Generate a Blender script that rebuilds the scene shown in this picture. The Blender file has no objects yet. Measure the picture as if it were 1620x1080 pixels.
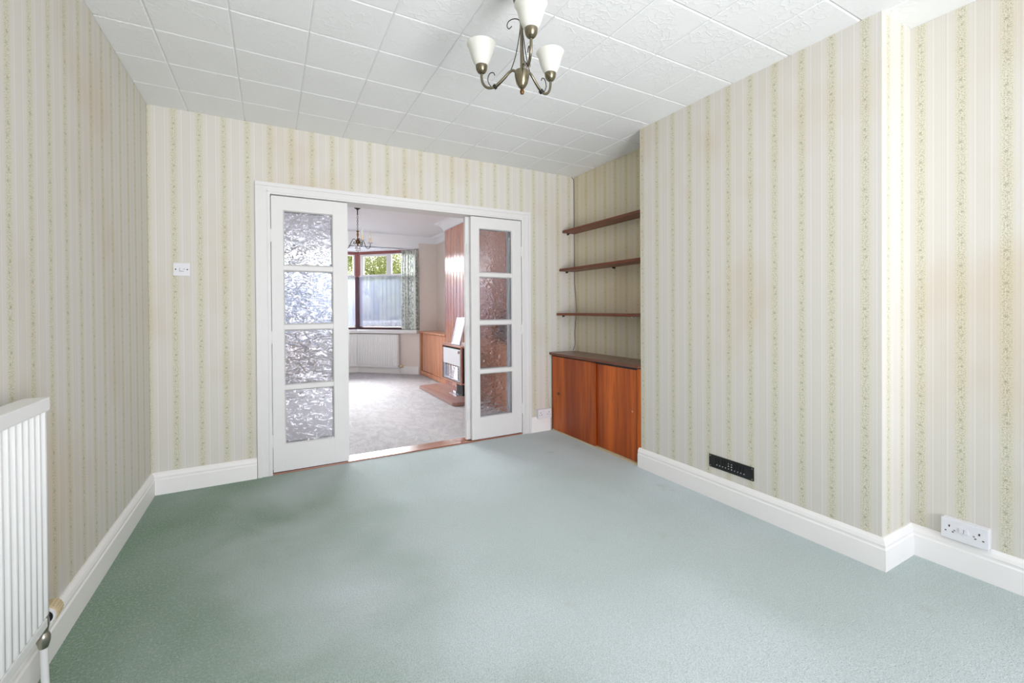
import bpy, bmesh, math, random
from mathutils import Vector, Matrix
random.seed(7)
PI = math.pi
scene = bpy.context.scene
COL = scene.collection

# ------------------------------------------------------------------ camera
F_PX, CY, YAW, PITCH, ROLL, EYE = 693.363, 493.62, 0.502336, -0.0072819, -0.0064814, 1.141149
cd = bpy.data.cameras.new('camera'); cam = bpy.data.objects.new('camera', cd); COL.objects.link(cam)
cd.sensor_width = 36; cd.lens = F_PX / 1620 * 36; cd.shift_y = -(540 - CY) / 1620
cd.clip_start = 0.02; cd.clip_end = 200
fw = Vector((math.sin(YAW) * math.cos(PITCH), math.cos(YAW) * math.cos(PITCH), math.sin(PITCH)))
rt = Vector((math.cos(YAW), -math.sin(YAW), 0)); up = rt.cross(fw)
r2 = rt * math.cos(ROLL) + up * math.sin(ROLL); u2 = up * math.cos(ROLL) - rt * math.sin(ROLL)
cam.matrix_world = Matrix(((r2.x, u2.x, -fw.x, 0), (r2.y, u2.y, -fw.y, 0), (r2.z, u2.z, -fw.z, EYE), (0, 0, 0, 1)))
scene.camera = cam

# ------------------------------------------------------------------ light
scene.view_settings.view_transform = 'Standard'; scene.view_settings.look = 'None'
scene.view_settings.gamma = 1; scene.view_settings.use_curve_mapping = False
scene.view_settings.exposure = 0.09
w = bpy.data.worlds.new('sky'); scene.world = w; w.use_nodes = True
nt = w.node_tree; nt.nodes.clear()
sky = nt.nodes.new('ShaderNodeTexSky'); sky.sky_type = 'NISHITA'; sky.sun_disc = False
sky.sun_elevation = math.radians(42); sky.sun_rotation = math.radians(20); sky.air_density = 1.2; sky.dust_density = 5
hs = nt.nodes.new('ShaderNodeHueSaturation'); hs.inputs['Saturation'].default_value = 0.45
bg = nt.nodes.new('ShaderNodeBackground'); bg.inputs['Strength'].default_value = 0.22
wo = nt.nodes.new('ShaderNodeOutputWorld')
nt.links.new(sky.outputs[0], hs.inputs['Color']); nt.links.new(hs.outputs[0], bg.inputs['Color']); nt.links.new(bg.outputs[0], wo.inputs['Surface'])

def area(name, loc, target, sx, sy, power, col=(1, 1, 1)):
    l = bpy.data.lights.new(name, 'AREA'); l.shape = 'RECTANGLE'; l.size = sx; l.size_y = sy; l.energy = power; l.color = col
    o = bpy.data.objects.new(name, l); COL.objects.link(o); o.location = loc
    o.rotation_euler = (Vector(target) - Vector(loc)).to_track_quat('-Z', 'Y').to_euler(); return o
# daylight entering by the wide window behind the camera, and by the bay from above the window heads
area('daylight_rear_window', (.75, -2.74, 1.35), (.95, 3, 1.3), 2.6, 1.85, 82, (.94, .96, 1.10))
area('bounce_fill', (.9, -1.2, .8), (1.0, 1.9, 2.42), 1.0, 1.0, 25, (1.0, .955, .985)).data.spread = math.radians(105)  # added fill aimed up at the ceiling to even out the near room
area('fill_far_room', (.95, 3.70, 2.16), (.95, 6.4, 2.42), 2.2, .16, 14, (.93, .98, 1.04))  # added fill strip, hidden above the opening, to brighten the far room
sl = bpy.data.lights.new('sun', 'SUN'); sl.energy = 4.5; sl.angle = math.radians(50); sl.color = (.96, .98, 1.02)
so = bpy.data.objects.new('sun', sl); COL.objects.link(so)
so.rotation_euler = Vector((-.12, -1, -.62)).to_track_quat('-Z', 'Y').to_euler(); so.location = (1, 14, 8)
area('daylight_bay', (.97, 10.3, 3.2), (1.1, 6.6, .6), 4.6, 2.2, 3000, (.95, .98, 1.04))

# ------------------------------------------------------------------ materials
def lin(c): return tuple((x / 255 / 12.92) if x / 255 <= .04045 else ((x / 255 + .055) / 1.055) ** 2.4 for x in c) + (1,)
class N:
    def __init__(s, name):
        s.m = bpy.data.materials.new(name); s.m.use_nodes = True; s.t = s.m.node_tree
        s.b = s.t.nodes['Principled BSDF']; s.out = s.t.nodes['Material Output']
    def n(s, typ, **kw):
        x = s.t.nodes.new('ShaderNode' + typ)
        for k, v in kw.items():
            if k.startswith('_'): setattr(x, k[1:], v)
            else: s.put(x.inputs[k.replace('0', '') if not k.startswith('i') else int(k[1:])], v)
        return x
    def put(s, sock, v):
        if hasattr(v, 'is_output'): s.t.links.new(v, sock)
        else: sock.default_value = v
    def ma(s, op, a, b=0, c=0):
        x = s.t.nodes.new('ShaderNodeMath'); x.operation = op
        for i, v in enumerate((a, b, c)): s.put(x.inputs[i], v)
        return x.outputs[0]
    def mix(s, f, a, b, mode='MIX'):
        x = s.t.nodes.new('ShaderNodeMix'); x.data_type = 'RGBA'; x.blend_type = mode
        s.put(x.inputs[0], f); s.put(x.inputs[6], a); s.put(x.inputs[7], b); return x.outputs[2]
    def smooth(s, v, lo, hi, a=0., b=1.):
        x = s.t.nodes.new('ShaderNodeMapRange'); x.interpolation_type = 'SMOOTHSTEP'
        for i, q in enumerate((v, lo, hi, a, b)): s.put(x.inputs[i], q)
        return x.outputs[0]
    def pos(s, scale=(1, 1, 1), obj=False):
        if obj: v = s.n('TexCoord').outputs['Object']
        else: v = s.n('NewGeometry').outputs['Position']
        x = s.t.nodes.new('ShaderNodeVectorMath'); x.operation = 'MULTIPLY'; s.put(x.inputs[0], v); x.inputs[1].default_value = scale
        return x.outputs[0]
    def noise(s, vec, scale, detail=3, rough=.5, dist=0.):
        x = s.t.nodes.new('ShaderNodeTexNoise'); s.put(x.inputs['Vector'], vec); x.inputs['Scale'].default_value = scale
        x.inputs['Detail'].default_value = detail; x.inputs['Roughness'].default_value = rough; x.inputs['Distortion'].default_value = dist
        return x.outputs['Fac']
    def bump(s, h, strength, dist=.01):
        x = s.t.nodes.new('ShaderNodeBump'); s.put(x.inputs['Height'], h); x.inputs['Strength'].default_value = strength
        x.inputs['Distance'].default_value = dist; s.put(s.b.inputs['Normal'], x.outputs[0]); return x
    def set(s, color=None, rough=None, metal=None, **kw):
        if color is not None: s.put(s.b.inputs['Base Color'], color)
        if rough is not None: s.put(s.b.inputs['Roughness'], rough)
        if metal is not None: s.b.inputs['Metallic'].default_value = metal
        for k, v in kw.items(): s.put(s.b.inputs[k.replace('_', ' ')], v)
        return s.m

def plain(name, rgb, rough=.5, metal=0, var=.03, bump=0, bscale=60):
    a = N(name); n = a.noise(a.pos(), 9, 3)
    c0 = lin(tuple(max(0, x * (1 - var)) for x in rgb)); c1 = lin(tuple(min(255, x * (1 + var)) for x in rgb))
    if bump: a.bump(a.noise(a.pos(), bscale, 3), bump, .002)
    return a.set(a.mix(n, c0, c1), rough, metal)

def wallpaper(name, axis, phase, per=.1335, tint=(255, 255, 255)):
    a = N(name); p = a.n('SeparateXYZ', Vector=a.n('NewGeometry').outputs['Position'])
    s = p.outputs[axis]; z = p.outputs[2]
    cell = a.ma('DIVIDE', a.ma('SUBTRACT', s, phase - per / 2), per)
    idx = a.ma('FLOOR', cell); fr = a.ma('SUBTRACT', cell, idx)           # .5 is the centre of the floral stripe
    d = a.ma('MULTIPLY', a.ma('ABSOLUTE', a.ma('SUBTRACT', fr, .5)), per)  # metres from that centre
    sd = a.ma('MULTIPLY', a.ma('SUBTRACT', fr, .5), per)
    off = a.ma('MULTIPLY', a.ma('FRACT', a.ma('MULTIPLY', idx, .381)), .133)
    zz = a.ma('ADD', z, off)
    # ground: fine vertical pearl lines
    line = a.t.nodes.new('ShaderNodeTexNoise'); line.noise_dimensions = '1D'; a.put(line.inputs['W'], fr); line.inputs['Scale'].default_value = 26; line.inputs['Detail'].default_value = 2
    base = a.mix(line.outputs['Fac'], lin((204, 200, 190)), lin((232, 229, 222)))
    w1 = a.ma('MULTIPLY', a.smooth(d, .0375, .0395), a.smooth(d, .046, .044))
    base = a.mix(a.ma('MULTIPLY', w1, .18), base, lin((246, 246, 240)))
    w2 = a.ma('MULTIPLY', a.smooth(d, .0555, .058), .10)
    base = a.mix(w2, base, lin((196, 190, 176)))
    # floral stripe
    edge = a.noise(a.n('CombineXYZ', X=a.ma('MULTIPLY', sd, 1), Y=zz).outputs[0], 130, 2)
    band = a.smooth(a.ma('ADD', d, a.ma('MULTIPLY', a.ma('SUBTRACT', edge, .5), .014)), .029, .018)
    base = a.mix(a.ma('MULTIPLY', band, .42), base, lin((220, 215, 190)))
    vec = a.n('CombineXYZ', X=a.ma('ADD', sd, a.ma('MULTIPLY', idx, .37)), Y=zz).outputs[0]
    sp = a.noise(vec, 230, 2, .6)
    core = a.smooth(d, .024, .008)
    speck = a.ma('MULTIPLY', a.smooth(sp, .50, .60), a.ma('MULTIPLY', core, .8))
    col = a.mix(speck, base, lin((166, 164, 120)))
    sp2 = a.noise(vec, 190, 1, .5)
    col = a.mix(a.ma('MULTIPLY', a.smooth(sp2, .58, .66), a.ma('MULTIPLY', band, .35)), col, lin((240, 236, 214)))
    for o_, r_, st in ((0, .0070, .55), (.034, .0062, .45), (.099, .005, .3)):
        vz = a.ma('FRACT', a.ma('DIVIDE', a.ma('ADD', zz, o_), .133)); dv = a.ma('MULTIPLY', a.ma('SUBTRACT', vz, .5), .133)
        dx = a.ma('ADD', sd, .003 if o_ else -.002)
        rr = a.ma('SQRT', a.ma('ADD', a.ma('MULTIPLY', dv, dv), a.ma('MULTIPLY', dx, dx)))
        ang = a.ma('ARCTAN2', dv, dx)
        pet = a.ma('MULTIPLY', a.ma('ADD', a.ma('MULTIPLY', a.ma('COSINE', a.ma('MULTIPLY', ang, 5)), .35), .75), r_)
        col = a.mix(a.ma('MULTIPLY', a.smooth(a.ma('SUBTRACT', rr, pet), .001, -.0015), st), col, lin((140, 141, 100)))
    # old warm damp marks on the paper
    st = a.smooth(a.noise(a.pos((1, 1, .8)), 1.35, 3, .55), .50, .74)
    col = a.mix(a.ma('MULTIPLY', st, .42), col, lin((240, 218, 192)), 'MULTIPLY')
    if tint != (255, 255, 255): col = a.mix(1.0, col, lin(tint), 'MULTIPLY')
    a.bump(line.outputs['Fac'], .12, .001)
    return a.set(col, .62)

def wood(name, c0, c1, c2, axis=2, rough=.35, scale=14, coat=0., dark=.5, cior=1.5):
    a = N(name); sc = [1, 1, 1]; sc[axis] = .07
    v = a.pos(tuple(sc)); n1 = a.noise(v, scale, 4, .6, .4); n2 = a.noise(v, scale * 9, 3, .6)
    c = a.mix(a.smooth(n1, .32, .68), lin(c0), lin(c1)); c = a.mix(a.ma('MULTIPLY', a.smooth(n2, .45, .75), dark), c, lin(c2))
    a.bump(n2, .12, .001)
    return a.set(c, rough, 0, Coat_Weight=coat, Coat_Roughness=.08 if cior < 2 else .17, Coat_IOR=cior)

M = {}
M['gloss_white'] = plain('white_gloss_paint', (231, 230, 228), .5, 0, .008)
M['skirting'] = plain('skirting_gloss_paint', (249, 247, 244), .45, 0, .006)
M['rad_white'] = plain('radiator_enamel', (238, 238, 236), .25, 0, .008)
M['plastic'] = plain('white_plastic', (236, 236, 240), .3, 0, .008)
M['slot'] = plain('dark_slot', (35, 35, 38), .6)
M['far_ceiling'] = plain('far_room_ceiling_paint', (242, 243, 245), .8, 0, .01)
M['far_wall'] = plain('pale_pink_wall_paint', (230, 219, 210), .7, 0, .015, .1, 90)
M['plaster'] = plain('plaster_backing', (205, 205, 205), .8)
M['black_iron'] = plain('black_painted_metal', (22, 25, 24), .35)
M['chrome'] = plain('chrome', (215, 215, 220), .12, 1)
M['nickel'] = plain('tarnished_chrome', (176, 170, 160), .3, 1)
M['antique'] = plain('antique_brass', (132, 124, 104), .27, 1, .12)
M['old_brass'] = plain('dark_old_brass', (120, 88, 52), .3, 1, .15)
M['bronze'] = plain('dark_bronze_wire', (62, 58, 54), .4, .9)
M['red_frame'] = plain('dull_red_window_paint', (150, 88, 84), .4, 0, .05)
M['shaded_red'] = plain('shaded_red_window_paint', (72, 38, 44), .4, 0, .05)  # same red frame paint, darkened in colour where backlit below the transom
M['peg'] = plain('brown_peg', (52, 36, 26), .5)
M['beige_plastic'] = plain('yellowed_ribbed_plastic', (214, 196, 160), .5)
M['cable_brown'] = plain('brown_cable', (120, 104, 84), .5)
M['cable_white'] = plain('white_cable', (214, 210, 200), .5)
M['ceramic'] = plain('pale_fire_ceramic', (205, 180, 168), .7, 0, .1)
M['silver'] = plain('brushed_silver_paint', (190, 190, 200), .3, .6)
M['paper'] = plain('white_card', (240, 240, 242), .35, 0, .01)
M['shadow_black'] = plain('black_box_paint', (20, 20, 24), .5)
M['render_wall'] = plain('garden_render', (176, 172, 168), .9, 0, .08)
M['candle'] = plain('cream_candle_tube', (232, 214, 172), .5)
M['wp_back'] = wallpaper('floral_stripe_wallpaper_back', 0, -.533)
M['wp_left'] = wallpaper('floral_stripe_wallpaper_left', 1, 3.311, .136)
M['wp_chimney'] = wallpaper('floral_stripe_wallpaper_chimney', 1, .955)
M['wp_alcove'] = wallpaper('floral_stripe_wallpaper_alcove', 1, 3.409, .1325, (255, 249, 232))
M['wp_right'] = wallpaper('floral_stripe_wallpaper_right', 1, .856)
M['wp_return'] = wallpaper('floral_stripe_wallpaper_return', 0, 2.384)
M['shelf'] = wood('dark_teak_shelf', (104, 52, 28), (132, 70, 40), (66, 30, 18), 1, .4, 10)
M['door_wood'] = wood('teak_veneer_door', (142, 56, 8), (216, 108, 26), (92, 34, 6), 2, .45, 4.5, 0., .4)
M['top_wood'] = wood('dark_teak_top', (104, 58, 38), (132, 76, 50), (66, 34, 24), 1, .3, 10, .2)
M['panel_wood'] = wood('varnished_pine_panelling', (176, 96, 60), (214, 132, 90), (122, 60, 38), 2, .22, 12, 1., .5, 2.3)
M['far_cab_wood'] = wood('orange_wood_cabinet', (204, 132, 92), (224, 158, 118), (176, 106, 72), 2, .3, 12, .3)
M['hearth'] = wood('red_brown_hearth', (156, 118, 108), (180, 142, 132), (128, 94, 84), 1, .3, 8, .2)
M['fire_wood'] = wood('pinkish_wood_casing', (176, 124, 106), (200, 148, 128), (140, 90, 74), 1, .35, 14)
M['threshold'] = wood('worn_wood_threshold', (150, 96, 72), (176, 122, 98), (112, 66, 48), 0, .26, 10, .3)

a = N('textured_ceiling_tile'); v = a.n('TexVoronoi', _feature='DISTANCE_TO_EDGE', Vector=a.pos((1, 1, 1)), Scale=26.)
v2 = a.t.nodes.new('ShaderNodeVectorMath'); v2.operation = 'ADD'; a.put(v2.inputs[0], a.pos())
nn = a.n('TexNoise', Vector=a.pos(), Scale=22.); sc = a.t.nodes.new('ShaderNodeVectorMath'); sc.operation = 'SCALE'; a.put(sc.inputs[0], nn.outputs['Color']); sc.inputs['Scale'].default_value = .05
a.put(v2.inputs[1], sc.outputs[0]); a.put(v.inputs['Vector'], v2.outputs[0])
ed = a.smooth(v.outputs['Distance'], 0, .10)
a.bump(a.ma('MULTIPLY', a.ma('SUBTRACT', 1., ed), a.smooth(a.noise(a.pos(), 5, 2), .36, .56)), .3, .004)
M['tile'] = a.set(lin((240, 242, 242)), .55)

a = N('green_cut_pile_carpet'); P_ = a.pos()
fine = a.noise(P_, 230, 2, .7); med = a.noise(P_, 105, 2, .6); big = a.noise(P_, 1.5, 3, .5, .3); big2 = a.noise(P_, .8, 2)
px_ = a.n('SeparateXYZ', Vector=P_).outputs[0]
tone = a.smooth(a.ma('ADD', px_, a.ma('MULTIPLY', a.ma('SUBTRACT', big, .5), 2.0)), -.6, .75)  # greener at low x, paler towards high x, edge broken by noise
tone = a.ma('MULTIPLY', a.ma('ADD', a.ma('MULTIPLY', tone, .75), a.ma('MULTIPLY', a.smooth(big2, .4, .62), .25)), 1.)
c = a.mix(tone, lin((136, 168, 138)), lin((236, 248, 250)))
c = a.mix(a.ma('MULTIPLY', a.smooth(fine, .47, .60), .42), c, a.mix(.62, c, lin((64, 96, 78)), 'MIX'), 'MIX')
c = a.mix(a.ma('MULTIPLY', a.smooth(med, .5, .64), .4), c, lin((206, 218, 212)))
stn = a.smooth(a.noise(P_, 3.3, 3, .6), .64, .76)
c = a.mix(a.ma('MULTIPLY', stn, .22), c, lin((160, 152, 110)))
a.bump(a.ma('ADD', fine, a.ma('MULTIPLY', med, .9)), 1.0, .009)
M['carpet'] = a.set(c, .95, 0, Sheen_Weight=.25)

a = N('cream_shag_carpet'); P_ = a.pos((1.4, .8, 1))
n1 = a.noise(P_, 9, 4, .6, 1.2); n2 = a.noise(P_, 60, 3, .7)
c = a.mix(a.smooth(n1, .3, .7), lin((190, 186, 186)), lin((212, 209, 209))); c = a.mix(a.ma('MULTIPLY', a.smooth(n2, .5, .8), .5), c, lin((152, 142, 136)))
a.bump(a.ma('ADD', n1, n2), .9, .02)
M['far_carpet'] = a.set(c, .95, 0, Sheen_Weight=.2)

a = N('rippled_obscure_glass'); a.t.nodes.remove(a.b)
g = a.n('BsdfGlass', Roughness=0.0, IOR=1.45, Color=(.89, .895, .91, 1))
h1 = a.noise(a.pos((1, 1, 1.4)), 17, 1, .5, .7)
b_ = a.t.nodes.new('ShaderNodeBump'); a.put(b_.inputs['Height'], h1); b_.inputs['Strength'].default_value = .9; b_.inputs['Distance'].default_value = .014
a.put(g.inputs['Normal'], b_.outputs[0]); tr = a.n('BsdfTransparent', Color=(.95, .95, .96, 1)); ms = a.n('MixShader'); ms.inputs[0].default_value = .88
a.put(ms.inputs[1], tr.outputs[0]); a.put(ms.inputs[2], g.outputs[0]); a.t.links.new(ms.outputs[0], a.out.inputs[0]); M['ripple'] = a.m

a = N('clear_window_glass'); a.t.nodes.remove(a.b)
tr = a.n('BsdfTransparent', Color=(.97, .98, .98, 1)); gl = a.n('BsdfGlossy', Roughness=.02)
fr = a.n('Fresnel', IOR=1.35); ms = a.n('MixShader'); a.put(ms.inputs[0], fr.outputs[0]); a.put(ms.inputs[1], tr.outputs[0]); a.put(ms.inputs[2], gl.outputs[0])
a.t.links.new(ms.outputs[0], a.out.inputs[0]); M['glass'] = a.m

a = N('frosted_shade_glass'); a.set(lin((240, 240, 234)), .35, 0, Subsurface_Weight=.0, Transmission_Weight=.0)
tl = a.n('BsdfTranslucent', Color=lin((244, 244, 238))); ms = a.n('MixShader'); ms.inputs[0].default_value = .4
a.put(ms.inputs[1], a.b.outputs[0]); a.put(ms.inputs[2], tl.outputs[0]); a.t.links.new(ms.outputs[0], a.out.inputs[0]); M['shade'] = a.m

a = N('net_curtain_voile'); df = a.n('BsdfDiffuse', Color=lin((206, 212, 230))); tl = a.n('BsdfTranslucent', Color=lin((140, 148, 172)))
m1 = a.n('MixShader'); m1.inputs[0].default_value = .4; a.put(m1.inputs[1], df.outputs[0]); a.put(m1.inputs[2], tl.outputs[0])
tr = a.n('BsdfTransparent'); m2 = a.n('MixShader'); m2.inputs[0].default_value = .5; a.put(m2.inputs[1], tr.outputs[0]); a.put(m2.inputs[2], m1.outputs[0])
a.t.links.new(m2.outputs[0], a.out.inputs[0]); M['net'] = a.m

a = N('grey_green_leaf_print_curtain'); n1 = a.noise(a.pos((1, 1, .8)), 38, 3, .6, .5); n0 = a.noise(a.pos((1, 1, .02)), 16, 1)
c = a.mix(a.ma('MULTIPLY', a.smooth(n1, .44, .56), a.smooth(n0, .38, .5)), lin((214, 214, 209)), lin((146, 154, 148)))
tl = a.n('BsdfTranslucent', Color=c); a.set(c, .8); ms = a.n('MixShader'); ms.inputs[0].default_value = .3
a.put(ms.inputs[1], a.b.outputs[0]); a.put(ms.inputs[2], tl.outputs[0]); a.t.links.new(ms.outputs[0], a.out.inputs[0]); M['curtain'] = a.m

a = N('spring_leaves'); n1 = a.noise(a.pos(), 2.2, 2)
c = a.mix(n1, lin((138, 156, 74)), lin((204, 210, 120))); tl = a.n('BsdfTranslucent', Color=c); a.set(c, .6)
ms = a.n('MixShader'); ms.inputs[0].default_value = .5; a.put(ms.inputs[1], a.b.outputs[0]); a.put(ms.inputs[2], tl.outputs[0]); a.t.links.new(ms.outputs[0], a.out.inputs[0]); M['leaf'] = a.m
M['bark'] = plain('grey_bark', (104, 96, 84), .9, 0, .2, .5, 30)
M['paving'] = plain('pale_concrete_paving', (158, 158, 160), .9, 0, .06, .2, 8)
M['lawn'] = plain('garden_grass', (120, 140, 84), .95, 0, .15, .6, 60)
a = N('clear_crystal'); a.t.nodes.remove(a.b); g = a.n('BsdfGlass', Roughness=.02, IOR=1.5); a.t.links.new(g.outputs[0], a.out.inputs[0]); M['crystal'] = a.m

# ------------------------------------------------------------------ helpers
def bm_(): return bmesh.new()
def box(bm, x0, x1, y0, y1, z0, z1, T=None, ch=0.):
    if x0 > x1: x0, x1 = x1, x0
    if y0 > y1: y0, y1 = y1, y0
    if z0 > z1: z0, z1 = z1, z0
    g = bmesh.ops.create_cube(bm, size=1)['verts']
    for v in g:
        v.co = Vector((x0 + (v.co.x + .5) * (x1 - x0), y0 + (v.co.y + .5) * (y1 - y0), z0 + (v.co.z + .5) * (z1 - z0)))
    if ch:
        es = list({e for v in g for e in v.link_edges})
        r = bmesh.ops.bevel(bm, geom=es, offset=ch, segments=2, affect='EDGES', profile=.7)
        g = list({v for f in r['faces'] for v in f.verts} | {v for v in g if v.is_valid})
    if T is not None:
        for v in g: v.co = T(v.co)
    return g
def prism(bm, poly, z0, z1):          # polygon in XY extruded in z
    lo = [bm.verts.new((x, y, z0)) for x, y in poly]; hi = [bm.verts.new((x, y, z1)) for x, y in poly]
    bm.faces.new(lo[::-1]); bm.faces.new(hi); n = len(poly)
    for i in range(n): bm.faces.new((lo[i], lo[(i + 1) % n], hi[(i + 1) % n], hi[i]))
def tube(bm, pts, r, segs=10, cap=True):
    pts = [Vector(p) for p in pts]; rs = r if isinstance(r, (list, tuple)) else [r] * len(pts)
    rings = []; prev = None
    for i, p in enumerate(pts):
        t = (pts[min(i + 1, len(pts) - 1)] - pts[max(i - 1, 0)]).normalized()
        if prev is None: n = t.orthogonal().normalized()
        else: n = (prev - t * prev.dot(t)).normalized()
        prev = n; b = t.cross(n)
        rings.append([bm.verts.new(p + (n * math.cos(2 * PI * k / segs) + b * math.sin(2 * PI * k / segs)) * rs[i]) for k in range(segs)])
    for A, B in zip(rings, rings[1:]):
        for k in range(segs): bm.faces.new((A[k], A[(k + 1) % segs], B[(k + 1) % segs], B[k]))
    if cap: bm.faces.new(rings[0][::-1]); bm.faces.new(rings[-1])
def smoothpath(pts, n=8):             # Catmull-Rom
    P = [Vector(p) for p in pts]; P = [P[0] * 2 - P[1]] + P + [P[-1] * 2 - P[-2]]; out = []
    for i in range(1, len(P) - 2):
        for k in range(n):
            t = k / n; a, b, c, d = P[i - 1], P[i], P[i + 1], P[i + 2]
            out.append(.5 * ((2 * b) + (c - a) * t + (2 * a - 5 * b + 4 * c - d) * t * t + (3 * b - a - 3 * c + d) * t ** 3))
    return out + [P[-2]]
def lathe(bm, prof, c=(0, 0, 0), segs=28, axis='z', T=None, caps=True):
    c = Vector(c); rings = []
    for r, h in prof:
        ring = []
        for k in range(segs):
            a = 2 * PI * k / segs; x, y = r * math.cos(a), r * math.sin(a)
            v = Vector((x, y, h)) if axis == 'z' else (Vector((x, h, y)) if axis == 'y' else Vector((h, x, y)))
            v = c + v
            ring.append(bm.verts.new(T(v) if T else v))
        rings.append(ring)
    for A, B in zip(rings, rings[1:]):
        for k in range(segs): bm.faces.new((A[k], A[(k + 1) % segs], B[(k + 1) % segs], B[k]))
    if caps and prof[0][0] > 1e-5: bm.faces.new(rings[0][::-1])
    if caps and prof[-1][0] > 1e-5: bm.faces.new(rings[-1])
WORLD = {}
def link(name, bm, mat, parent=None, smooth=False):
    if smooth == 'open': pass
    bmesh.ops.remove_doubles(bm, verts=bm.verts, dist=1e-6)
    bmesh.ops.recalc_face_normals(bm, faces=bm.faces)
    me = bpy.data.meshes.new(name); bm.to_mesh(me); bm.free()
    for m in (mat if isinstance(mat, (list, tuple)) else [mat]): me.materials.append(m)
    if smooth:
        for p in me.polygons: p.use_smooth = True
        me.set_sharp_from_angle(angle=math.radians(38))
    o = bpy.data.objects.new(name, me); COL.objects.link(o)
    base = Vector((0, 0, 0))
    if parent: o.parent = parent; base = WORLD[parent.name]
    o.location = -base; WORLD[o.name] = Vector((0, 0, 0))
    return o
def tag(o, label=None, cat=None, group=None, kind=None):
    if label: o['label'] = label
    if cat: o['category'] = cat
    if group: o['group'] = group
    if kind: o['kind'] = kind
    return o
def thing(name, loc, label, cat, group=None, kind=None):
    o = bpy.data.objects.new(name, None); COL.objects.link(o); o.location = loc; WORLD[o.name] = Vector(loc)
    o.empty_display_size = .1
    return tag(o, label, cat, group, kind)
def struct(name, bm, mat, label=None, parent=None, smooth=False):
    return tag(link(name, bm, mat, parent, smooth), label, None, None, None if parent else 'structure')

# ------------------------------------------------------------------ room shell
X1, W, YB, XC, YC2, YC1, H = -.663, 2.601, 3.460, 2.323, 2.312, .894, 2.42
YR = -2.6                       # wall behind the camera
FY0, FY1 = 3.60, 7.51           # far room
OX0, OX1, OZ = 0.0, 2.0, 1.945  # opening between the rooms
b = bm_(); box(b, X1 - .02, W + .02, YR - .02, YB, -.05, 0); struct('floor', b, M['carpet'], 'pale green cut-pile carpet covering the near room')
b = bm_(); prism(b, [(X1, FY0), (W, FY0), (W, 7.51), (2.27, 7.51), (1.394, 8.385), (.546, 8.385), (-.33, 7.51), (X1, 7.51)], -.05, .006)
struct('floor', b, M['far_carpet'], 'cream deep-pile carpet of the far room')
b = bm_(); box(b, X1 - .15, X1, YR - .15, YB, 0, H); struct('wall_left', b, M['wp_left'], 'left wall in green floral stripe wallpaper')
b = bm_(); box(b, X1 - .15, X1, YB, 7.66, 0, H); struct('wall_far_left', b, M['far_wall'])
# wall between the rooms: papered near face, painted far face
def wall_seg(bm, x0, x1, z0, z1):
    box(bm, x0, x1, YB, FY0, z0, z1)
b = bm_(); wall_seg(b, X1, OX0 - .03, 0, H); wall_seg(b, OX1 + .03, W, 0, H); wall_seg(b, OX0 - .03, OX1 + .03, OZ + .03, H)
o = struct('wall_back', b, [M['wp_back'], M['far_wall']], 'dividing wall in floral stripe wallpaper around the wide opening')
for p in o.data.polygons:
    if p.normal.y > .5: p.material_index = 1
b = bm_(); box(b, W, W + .15, YC2, YB, 0, H); struct('wall_alcove', b, M['wp_alcove'], 'alcove wall behind the wooden shelves')
b = bm_(); box(b, W, W + .15, YR - .15, YC2, 0, H); struct('wall_right', b, M['wp_right'], 'right wall in pale floral stripe wallpaper')
b = bm_(); box(b, XC, W, YC1, YC2, 0, H)
o = struct('wall_chimney_breast', b, [M['wp_chimney'], M['wp_return']], 'papered chimney breast projecting from the right wall')
for p in o.data.polygons:
    if abs(p.normal.y) > .5: p.material_index = 1
b = bm_(); box(b, W, W + .15, YB, 7.66, 0, H); struct('wall_far_right', b, M['far_wall'])
# rear wall with its wide window (behind the camera)
b = bm_(); RX0, RX1, RZ0, RZ1 = -.35, 2.35, .40, 2.25
box(b, X1, RX0, YR - .15, YR, 0, H); box(b, RX1, W, YR - .15, YR, 0, H); box(b, RX0, RX1, YR - .15, YR, 0, RZ0); box(b, RX0, RX1, YR - .15, YR, RZ1, H)
struct('wall_rear', b, M['wp_return'])
# ceiling: backing board and the square tiles stuck to it
b = bm_(); box(b, X1 - .15, W + .15, YR - .15, FY0, H + .0035, H + .10); ceil = struct('ceiling', b, M['plaster'], 'ceiling covered in square white textured tiles')
WORLD[ceil.name] = Vector((0, 0, 0))
TP, TX, TY = .31102, -.4566, 2.21606
def tile_mesh(x0, x1, y0, y1, ex):
    bm = bm_(); zt = H + .0035; zb = H; c = .006
    xs = [x0 + .0007, x1 - .0007]; ys = [y0 + .0007, y1 - .0007]
    top = [bm.verts.new((x, y, zt)) for x, y in ((xs[0], ys[0]), (xs[1], ys[0]), (xs[1], ys[1]), (xs[0], ys[1]))]
    q = (xs[0] + c * ex[0], xs[1] - c * ex[1], ys[0] + c * ex[2], ys[1] - c * ex[3])
    bot = [bm.verts.new((x, y, zb)) for x, y in ((q[0], q[2]), (q[1], q[2]), (q[1], q[3]), (q[0], q[3]))]
    bm.faces.new(bot[::-1])
    for k in range(4): bm.faces.new((top[k], top[(k + 1) % 4], bot[(k + 1) % 4], bot[k]))
    return bm
full = None
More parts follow.
